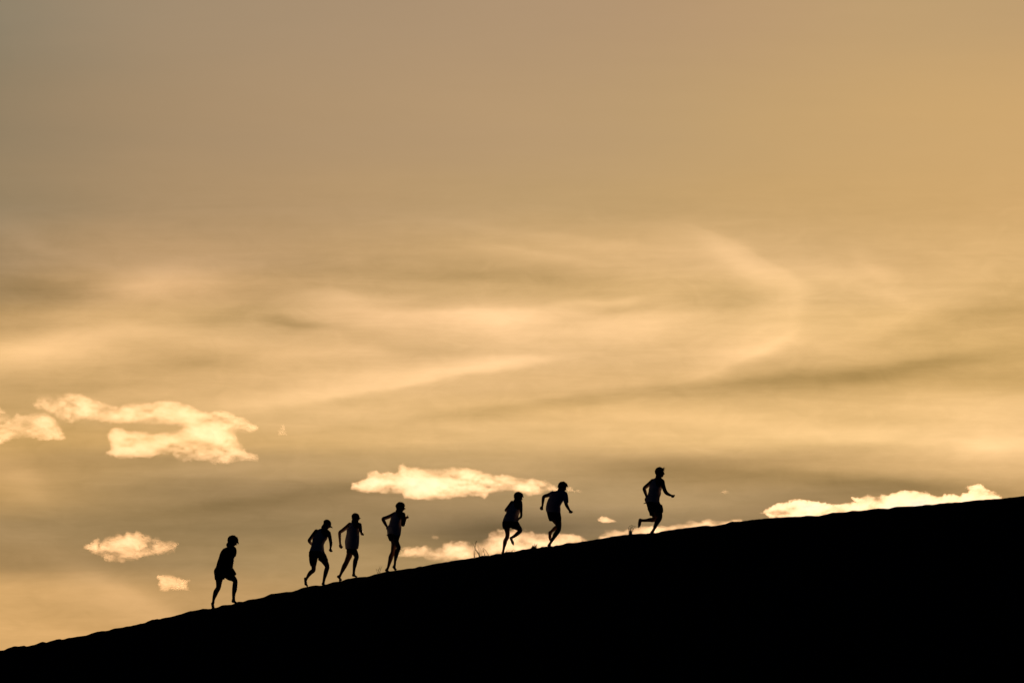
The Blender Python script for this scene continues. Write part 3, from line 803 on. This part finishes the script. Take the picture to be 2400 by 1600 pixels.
R.limb([(515,840,70,-.07),(590,955,60,-.1),(634,1050,44,-.12),(615,1130,43,-.1),(598,1200,38,-.1),(578,1280,28,-.1),(565,1345,24,-.09)])
R.foot((548,1385),(585,1405),(600,1415),24,19,10,(-.08,-.03,.02))
R.finish()
p = Piece(); p.rings(R.sections([(322,478,560,1.3),(350,455,580,1.05),(400,420,600,.85)]+[(y,a,b,c+.10) for y,a,b,c in secs[4:]]+[(785,288,578,.72)], seg=28))
p.tube([(R.w(300,755,.05), R.r(14)), (R.w(284,775,.05), R.r(9))])
R.cloth('vest', p, M_WHITE, label='pale sleeveless running vest')
legs_shorts(R, [(745,305,572),(790,286,584),(850,285,612),(880,290,620)],
   [[(370,860,88,.07),(362,950,72,.06),(366,1030,54,.03)], [(530,860,92,-.07),(575,920,72,-.09),(592,960,62,-.1)]])
R.hair(M_HAIR, 70, .02, vol=.000, seed=5)
R.cap(brim=.075, tip=.022, crown=1.08, grow=1.12)

# ---- runner three: upright, cap with short peak, long vest
R = Runner(690, 1200, 8.2526, 38, 68, 'upright runner third from the rear, long loose pale vest, one arm bent back'); R.base = (1060, 1300)
R.head(1186, 98, 72, 0, pitch=8)
R.trap((1180,215,0),(1090,245,.11),44,40); R.trap((1185,215,0),(1250,240,-.1),44,40)
R.body.tube([(R.w(1190,165,0), R.r(52)), (R.w(1180,205,0), R.r(54)), (R.w(1170,240,0), R.r(66))])
secs = [(200,1105,1250,.75),(225,1060,1285,.6),(270,1030,1278,.56),(330,1016,1262,.58),(400,1014,1252,.62),(480,995,1252,.66),(560,980,1250,.68),(620,984,1246,.7),(690,990,1232,.72)]
R.body.rings(R.sections(secs, grow=.9))
R.limb([(1075,238,44,.13),(1010,290,40,.16),(930,350,34,.16),(880,388,31,.14),(876,450,28,.12),(880,540,22,.08),(884,600,19,.06)])
R.hand((884,600),(892,650),(.06,.03),'half')
R.limb([(1260,245,42,-.12),(1275,300,33,-.16),(1282,350,31,-.18),(1292,375,27,-.08),(1300,385,22,.02)])
R.hand((1300,380),(1306,420),(-.02,.0),'fist')
R.limb([(1075,720,57,.06),(1062,830,58,.05),(1030,910,50,.04),(1005,970,46,.03),(968,1040,46,.04),(935,1110,36,.05),(903,1180,26,.06),(882,1225,25,.06)])
R.foot((845,1242),(888,1290),(893,1334),25,21,11,(.05,.06,.1))
R.limb([(1145,720,57,-.06),(1180,800,54,-.1),(1203,865,43,-.14),(1182,930,44,-.11),(1170,1000,41,-.1),(1155,1090,28,-.09),(1148,1175,24,-.08)])
R.foot((1137,1218),(1185,1238),(1212,1248),25,19,10,(-.08,-.03,.01))
R.finish()
p = Piece(); p.rings(R.sections([(194,1112,1190,1.25),(220,1085,1205,1.0),(270,1060,1222,.85),(310,1038,1240,.7)]+[(y,a,b,c+.10) for y,a,b,c in secs[3:]]+[(712,998,1222,.72)], seg=28))
R.cloth('vest', p, M_WHITE, label='pale sleeveless vest hanging loose over the shorts')
legs_shorts(R, [(660,1000,1235),(710,1012,1208),(750,1012,1205),(775,1015,1205)],
   [[(1078,740,68,.06),(1068,790,63,.05)], [(1145,740,66,-.06),(1168,785,60,-.09)]])
R.hair(M_HAIR, 90, .02, vol=.010, seed=7, spikes=[(0,-.02,.09,0,-.03,.03),(.02,-.03,.09,0,-.035,.02)])
R.cap(brim=.045, tip=.018, crown=1.02, grow=1.10)

# ---- runner four: elbow out, hand on hip, hair over a visor
R = Runner(860, 1160, 8.254, 42, 72, 'slim visored runner, elbow stuck out behind, fist raised at the chin'); R.base = (480, 1440)
R.head(652, 228, 76, 0, pitch=14)
R.trap((630,345,0),(560,365,.11),44,40); R.trap((640,345,0),(695,372,-.1),44,40)
R.body.tube([(R.w(640,300,0), R.r(50)), (R.w(635,335,0), R.r(54)), (R.w(625,370,0), R.r(66))])
secs = [(325,568,700,.75),(345,520,728,.6),(390,480,728,.56),(440,460,700,.58),(500,448,680,.62),(560,432,664,.66),(620,402,662,.7),(700,396,656,.72),(765,404,646,.74)]
R.body.rings(R.sections(secs, grow=.9))
R.limb([(545,362,44,.12),(450,405,37,.14),(370,435,34,.14),(314,458,34,.12),(340,525,30,.08),(372,582,24,.04),(392,615,18,.03)])
R.hand((388,608),(402,650),(.03,.04),'half')
R.limb([(700,375,44,-.12),(706,470,41,-.17),(694,572,36,-.16),(712,540,33,-.10),(728,500,26,-.04),(742,470,20,-.01)])
R.hand((744,468),(757,432),(-.01,.01),'fist', thumb_up=True)
R.limb([(510,815,67,.06),(524,930,54,.05),(512,1030,47,.04),(500,1105,42,.03),(466,1190,45,.04),(448,1260,38,.05),(428,1330,29,.06),(408,1400,23,.06)])
R.foot((372,1450),(402,1468),(425,1474),25,20,10,(.04,.08,.11))
R.limb([(545,815,67,-.06),(575,930,50,-.09),(614,1020,43,-.12),(582,1090,42,-.1),(560,1190,36,-.08),(545,1270,24,-.07),(540,1340,22,-.07)])
R.foot((516,1388),(548,1432),(566,1442),25,24,10,(-.06,-.02,.02))
R.finish()
p = Piece(); p.rings(R.sections([(310,565,622,1.3),(335,545,640,1.05),(390,500,655,.85),(430,470,670,.7)]+[(y,a,b,c+.10) for y,a,b,c in secs[4:]]+[(780,406,644,.74)], seg=28))
p.tube([(R.w(408,760,.03), R.r(16)), (R.w(386,778,.03), R.r(9))])
R.cloth('vest', p, M_WHITE, label='pale sleeveless running vest')
legs_shorts(R, [(745,408,648),(790,406,636),(840,420,620),(862,430,614)],
   [[(500,830,84,.06),(480,895,52,.05)], [(555,830,70,-.06),(562,885,52,-.08)]])
R.hair(M_HAIR, 190, .030, vol=.018, front=.5, seed=9)
R.cap(brim=.05, tip=.024, crown=.8)

# ---- runner five: knee raised, foot crossing the standing leg
R = Runner(1140, 1140, 9.225, 40, 70, 'one-legged looking runner, knee raised and foot crossing the standing leg'); R.base = (400, 1430)
R.head(700, 220, 84, 0, pitch=18)
R.trap((670,345,0),(580,360,.11),48,44); R.trap((675,345,0),(725,375,-.1),48,44)
R.body.tube([(R.w(680,300,0), R.r(56)), (R.w(668,340,0), R.r(60)), (R.w(655,380,0), R.r(72))])
secs = [(308,590,775,.75),(330,540,782,.6),(380,500,782,.56),(450,470,760,.58),(520,452,735,.62),(570,432,712,.66),(630,396,692,.7),(690,374,682,.72),(765,354,680,.74)]
R.body.rings(R.sections(secs, grow=.92))
R.limb([(560,352,50,.12),(498,425,43,.16),(438,498,38,.18),(430,512,34,.22),(480,545,28,.34),(530,560,22,.38)])
R.hand((530,560),(560,570),(.38,.42),'fist')
R.limb([(735,380,46,-.12),(748,470,35,-.17),(754,560,26,-.2),(752,640,25,-.2),(728,672,24,-.12),(700,690,20,-.06)])
R.hand((705,688),(672,706),(-.06,-.03),'half')
R.limb([(440,835,72,.07),(447,930,58,.06),(456,1010,47,.05),(452,1085,42,.04),(412,1160,44,.05),(398,1220,42,.06),(382,1300,28,.06),(370,1370,24,.06)])
R.foot((346,1430),(376,1440),(400,1446),25,21,10,(.04,.08,.11))
R.limb([(620,835,68,-.06),(690,890,64,-.1),(732,948,46,-.14),(672,1012,42,-.13),(612,1062,34,-.12),(548,1098,26,-.12),(530,1108,26,-.12)])
R.foot((525,1112),(572,1215),(592,1266),27,31,15,(-.12,-.12,-.11))
R.finish()
p = Piece(); p.rings(R.sections([(298,596,668,1.25),(330,575,690,1.0),(390,530,705,.85),(450,490,720,.7)]+[(y,a,b,c+.10) for y,a,b,c in secs[4:]]+[(780,352,682,.74)], seg=28))
R.cloth('vest', p, M_WHITE, label='pale sleeveless running vest')
legs_shorts(R, [(750,356,680),(800,350,705),(850,352,725),(885,360,700)],
   [[(440,840,90,.07),(436,880,84,.06),(438,905,76,.06)], [(600,830,90,-.06),(655,868,70,-.09),(672,885,62,-.1)]])
R.hair(M_HAIRB, 200, .045, vol=.018, front=.55, seed=11, spikes=[(0,.08,.06,0,.04,-.04),(.02,.08,.07,0,.04,-.03),(-.02,.08,.07,0,.045,-.05)])

# ---- runner six: tee shirt, arms wide
R = Runner(1240, 1110, 8.254, 34, 66, 'curly haired runner in a short sleeved tee swinging both arms out wide'); R.base = (410, 1400)
R.head(655, 248, 74, 0, pitch=24)
R.trap((620,355,0),(470,378,.09),44,40); R.trap((630,355,0),(695,405,-.08),44,44)
R.body.tube([(R.w(640,315,0), R.r(52)), (R.w(620,350,0), R.r(58)), (R.w(600,390,0), R.r(72))])
secs = [(325,560,690,.75),(345,450,712,.6),(385,415,738,.55),(440,398,735,.56),(490,374,685,.58),(545,352,650,.62),(620,333,606,.66),(690,330,606,.7),(760,352,600,.74)]
R.body.rings(R.sections(secs, grow=.9))
R.limb([(455,378,46,.10),(370,412,37,.12),(288,440,32,.12),(270,520,27,.08),(262,590,20,.05),(256,625,17,.04)])
R.hand((258,618),(240,668),(.04,.03),'fist')
R.limb([(700,425,42,-.10),(712,500,37,-.13),(716,580,33,-.14),(752,655,27,-.12),(784,705,19,-.1)])
R.hand((782,700),(815,748),(-.1,-.08),'fist')
R.limb([(480,850,70,.06),(530,930,56,.05),(575,1005,42,.02),(510,1045,38,.06),(465,1085,33,.09),(432,1112,26,.1)])
R.foot((400,1132),(402,1220),(418,1284),28,32,14,(.1,.1,.1))
R.limb([(520,850,73,-.06),(562,950,64,-.09),(578,1060,42,-.1),(560,1100,44,-.09),(516,1165,44,-.08),(470,1240,33,-.07),(432,1305,25,-.06),(410,1340,24,-.06)])
R.foot((375,1385),(405,1398),(430,1404),25,20,10,(-.05,-.01,.03))
R.finish()
p = Piece(); p.rings(R.sections([(322,575,665,.9)]+secs[1:], seg=28))
p.tube([(R.w(470,375,.09), R.r(52)), (R.w(420,398,.11), R.r(48)), (R.w(385,416,.12), R.r(42))], flat=True)
p.tube([(R.w(690,415,-.09), R.r(62)), (R.w(710,490,-.13), R.r(52)), (R.w(716,562,-.13), R.r(46))], flat=True)
R.cloth('tee_shirt', p, M_TEE, label='loose short sleeved tee shirt')
legs_shorts(R, [(740,352,602),(790,358,608),(850,372,620),(880,382,620)],
   [[(465,850,90,.06),(440,880,62,.05),(433,916,40,.05)], [(535,850,86,-.06),(556,900,68,-.08),(560,925,62,-.09)]])
R.hair(M_HAIR, 230, .034, vol=.026, front=.45, seed=13)

# ---- runner seven: leading, striding, wind-blown hair
R = Runner(1470, 1080, 8.708, 45, 75, 'leading runner highest on the ridge in full stride, pale vest and knee length shorts'); R.base = (520, 1465)
R.head(668, 226, 86, 0, pitch=2)
R.trap((640,360,0),(535,405,.12),46,42); R.trap((645,360,0),(712,415,-.12),46,44)
R.body.tube([(R.w(655,305,0), R.r(54)), (R.w(640,350,0), R.r(58)), (R.w(625,390,0), R.r(70))])
secs = [(345,560,700,.75),(375,510,738,.6),(420,478,748,.56),(480,458,735,.58),(560,448,702,.62),(620,440,684,.66),(680,425,684,.7),(760,400,656,.72),(850,388,656,.76)]
R.body.rings(R.sections(secs, grow=.9))
R.limb([(520,408,46,.13),(440,478,42,.16),(352,552,36,.16),(362,620,34,.13),(385,690,26,.09),(396,745,19,.06)])
R.hand((392,735),(378,800),(.06,.04),'half', big=.95)
R.limb([(715,420,48,-.13),(738,510,41,-.17),(768,600,38,-.18),(800,650,36,-.14),(860,688,27,-.08),(905,703,19,-.05)])
R.hand((898,700),(935,718),(-.05,-.03),'fist')
R.limb([(500,900,76,.06),(545,1060,70,.07),(590,1175,48,.06),(520,1198,46,.08),(470,1198,42,.1),(400,1208,32,.12),(320,1212,28,.14),(290,1205,28,.14)])
R.foot((264,1200),(250,1290),(242,1352),32,34,16,(.14,.14,.14))
R.limb([(600,900,80,-.06),(632,1040,82,-.1),(662,1145,54,-.12),(632,1210,52,-.11),(602,1265,46,-.1),(566,1345,33,-.08),(535,1410,26,-.07)])
R.foot((492,1458),(530,1468),(556,1474),24,20,10,(-.06,-.02,.02))
R.finish()
p = Piece(); p.rings(R.sections([(332,575,640,1.2),(365,545,660,1.0),(430,500,672,.85),(500,465,685,.7)]+[(y,a,b,c+.10) for y,a,b,c in secs[4:]]+[(862,386,658,.76)], seg=28))
p.tube([(R.w(400,845,.03), R.r(18)), (R.w(360,858,.03), R.r(11)), (R.w(332,868,.03), R.r(6))])
R.cloth('vest', p, M_WHITE, label='pale vest with its tail flapping behind')
legs_shorts(R, [(825,394,655),(870,396,672),(920,410,712),(980,430,724),(1040,452,728)],
   [[(500,950,90,.06),(520,1040,72,.07),(522,1120,60,.07)], [(620,930,100,-.06),(640,1000,90,-.09),(650,1062,84,-.1)]], mat=M_SHORTS)
R.hair(M_HAIRB, 170, .030, vol=.012, front=.4, seed=15, spikes=[(0,.07,.08,0,.045,.03),(.01,.08,.07,0,.05,.02),(-.01,.08,.06,0,.045,.035),(.02,.07,.08,0,.04,.045),(0,.0,.10,0,-.03,.02),(.01,.02,.1,0,-.04,.022),(0,.085,.05,0,.035,-.02)])

# ------------------------------------------------------------------ plants on the ridge
def blade(p, a, b, bend, r0, r1=0.0006, seg=5, n=6):
    pts = []
    for i in range(n + 1):
        t = i / n
        q = a.lerp(b, t) + bend * math.sin(t * math.pi) 
        pts.append((q, r0 * (1 - t) + r1 * t))
    p.tube(pts, seg=seg, sub=1, flat=True)

def plant(name, px, py, label, build, mat, cat, group=None):
    base = P(px, py)
    p = Piece(); build(p, base)
    me = bpy.data.meshes.new(name); me.from_pydata([tuple(Vector(v) - base) for v in p.v], [], p.f); me.shade_smooth()
    o = link(name, me, mat); o.location = base
    tag(o, label, cat, group)
    return o

def q4(ox, oy, s, pts): return [(ox + x / s, oy + y / s) for x, y in pts]
def stems(px0, strokes, rnd, ox, oy, s):
    def f(p, base):
        for st in strokes:
            w_, pts = st
            dd = rnd.uniform(-.15, .1)
            V = [P(ox + x / s, oy + y / s, dd + rnd.uniform(-.01, .01)) for x, y in pts]
            n = len(V)
            p.tube([(v, .72 * w_ * (1 - .55 * i / (n - 1))) for i, v in enumerate(V)], seg=6, sub=3, flat=True)
    return f

rn = random.Random(4)
# tall seeding grass, traced stems (crop 1080,1240 scale 10.69)
plant('grass_tuft', 1112, 1304, 'tallest dry grass clump with drooping seed heads, left of the one-legged runner',
  stems(0, [(.011, [(340,720),(345,640),(350,560),(352,480),(340,420),(310,370),(300,340)]), (.009, [(345,690),(352,600),(358,520),(372,460)]),
            (.016, [(462,690),(455,650),(425,590),(390,540),(350,480)]), (.012, [(465,680),(470,630),(440,580),(400,520),(380,500)]),
            (.007, [(470,640),(455,540),(440,470),(425,420),(430,380)]), (.007, [(470,660),(462,560),(450,500),(425,430)]),
            (.006, [(352,500),(370,400),(385,340),(390,300),(380,290)]), (.016, [(380,330),(390,305),(400,290)]), (.010, [(365,360),(378,335)]),
            (.005, [(480,680),(490,560),(470,470),(440,400)]), (.005, [(330,720),(320,600),(305,480),(300,380)])], rn, 1080, 1240, 10.69), M_GRASS, 'grass', 'grass clumps on the ridge')
plant('grass_tuft', 1140, 1300, 'leaning dry grass stalks right beside the tallest grass clump',
  stems(0, [(.012, [(520,668),(580,672),(640,668),(705,664)]), (.010, [(600,664),(600,630),(580,580),(565,520),(560,470),(575,460)]), (.010, [(700,650),(670,600),(640,550),(600,500),(575,480)]),
            (.008, [(700,660),(690,640),(650,570),(610,510)]), (.006, [(590,668),(590,620),(570,540),(552,480)]), (.006,[(530,668),(530,650),(520,560),(500,480),(520,440)])], rn, 1080, 1240, 10.69), M_GRASS, 'grass', 'grass clumps on the ridge')
plant('grass_tuft', 1200, 1292, 'low curling grass at the standing foot of the one-legged runner',
  stems(0, [(.012, [(1105,596),(1160,584),(1220,578),(1290,574),(1340,566)]), (.009, [(1110,590),(1140,550),(1180,525),(1220,520)]), (.008, [(1120,580),(1150,560),(1190,545)]), (.009, [(1260,570),(1290,530),(1330,515),(1370,530)]),
            (.008, [(1280,560),(1310,510),(1330,490)]), (.008, [(1300,560),(1270,530),(1250,520)]), (.010, [(1330,560),(1350,530),(1375,525)]), (.006, [(1200,570),(1230,540),(1260,530)])], rn, 1080, 1240, 10.69), M_GRASS, 'grass', 'grass clumps on the ridge')
def shrub(p, base):
    r = random.Random(8)
    for i in range(70):
        x = r.gauss(1790, 26); top = 380 + abs(x - 1810) * 1.3 + r.uniform(0, 60)
        dd = r.uniform(-.12, .12)
        a = P(1080 + r.uniform(1765, 1830) / 10.69, 1240 + 500 / 10.69, dd); b = P(1080 + x / 10.69, 1240 + top / 10.69, dd + r.uniform(-.06, .06))
        blade(p, a, b, Vector((r.uniform(-.012, .012), 0, 0)), .011, .003)
    for i in range(12):
        a = P(1080 + r.uniform(1830, 1880) / 10.69, 1240 + 495 / 10.69, r.uniform(-.05, .05))
        x = r.uniform(1830, 1925)
        b = P(1080 + x / 10.69, 1240 + r.uniform(345, 440) / 10.69, r.uniform(-.08, .08))
        blade(p, a, b, Vector((r.uniform(-.03, .03), 0, .01)), .009, .003)
plant('shrub', 1247, 1287, 'small dark leafy shrub between the one-legged runner and the tee runner', shrub, M_LEAF, 'shrub')
def curly(p, base):   # crop 1440,1200 scale 22.4
    r = random.Random(12)
    s = 22.4
    for i in range(46):
        x0 = r.uniform(765, 925); dd = r.uniform(-.06, .06)
        a = P(1440 + x0 / s, 1200 + 1190 / s, dd); b = P(1440 + (x0 + r.uniform(-25, 25)) / s, 1200 + r.uniform(930, 1080) / s, dd)
        blade(p, a, b, Vector((0, 0, 0)), .009, .003)
    curls = [[(770,1090),(755,960),(750,820),(780,740),(850,690),(920,665),(980,690)], [(800,1060),(790,940),(830,850),(900,790)],
             [(840,1050),(860,880),(910,790),(950,740),(1010,720)], [(900,1060),(930,930),(985,850),(1040,800)], [(920,1080),(960,960),(1030,880)],
             [(880,1050),(900,920),(940,820),(930,740),(880,700)], [(780,1080),(770,1000),(740,900),(745,800)], [(930,1000),(1000,860),(1060,760),(1150,730)],
             [(850,1000),(880,840),(980,720),(1080,720)], [(820,1000),(840,900),(880,820),(860,760),(800,730)]]
    for c in curls:
        dd = r.uniform(-.06, .06)
        V = [P(1440 + x / s, 1200 + y / s, dd) for x, y in c]
        p.tube([(v, .0042 * (1 - .5 * i / len(V))) for i, v in enumerate(V)], seg=6, sub=4, flat=True)
plant('grass_tuft', 1478, 1253, 'stubby grass tuft with curly tips behind the leading runner', curly, M_GRASS, 'grass', 'grass clumps on the ridge')
def faint(seed, x0, y0, h, n, lean):
    def f(p, base):
        r = random.Random(seed)
        for i in range(n):
            a = P(x0 + r.uniform(-8, 8), y0 + 3, r.uniform(.3, .8)); b = P(x0 + lean + r.uniform(-6, 16), y0 - h * r.uniform(.6, 1), r.uniform(.3, .8))
            blade(p, a, b, Vector((r.uniform(-.02, .02), 0, 0)), .0007, .0004)
    return f
plant('grass_tuft', 890, 1345, 'sparse hair-thin grass left of the elbowed runner feet', faint(2, 888, 1343, 18, 6, -2), M_GRASS, 'grass', 'grass clumps on the ridge')
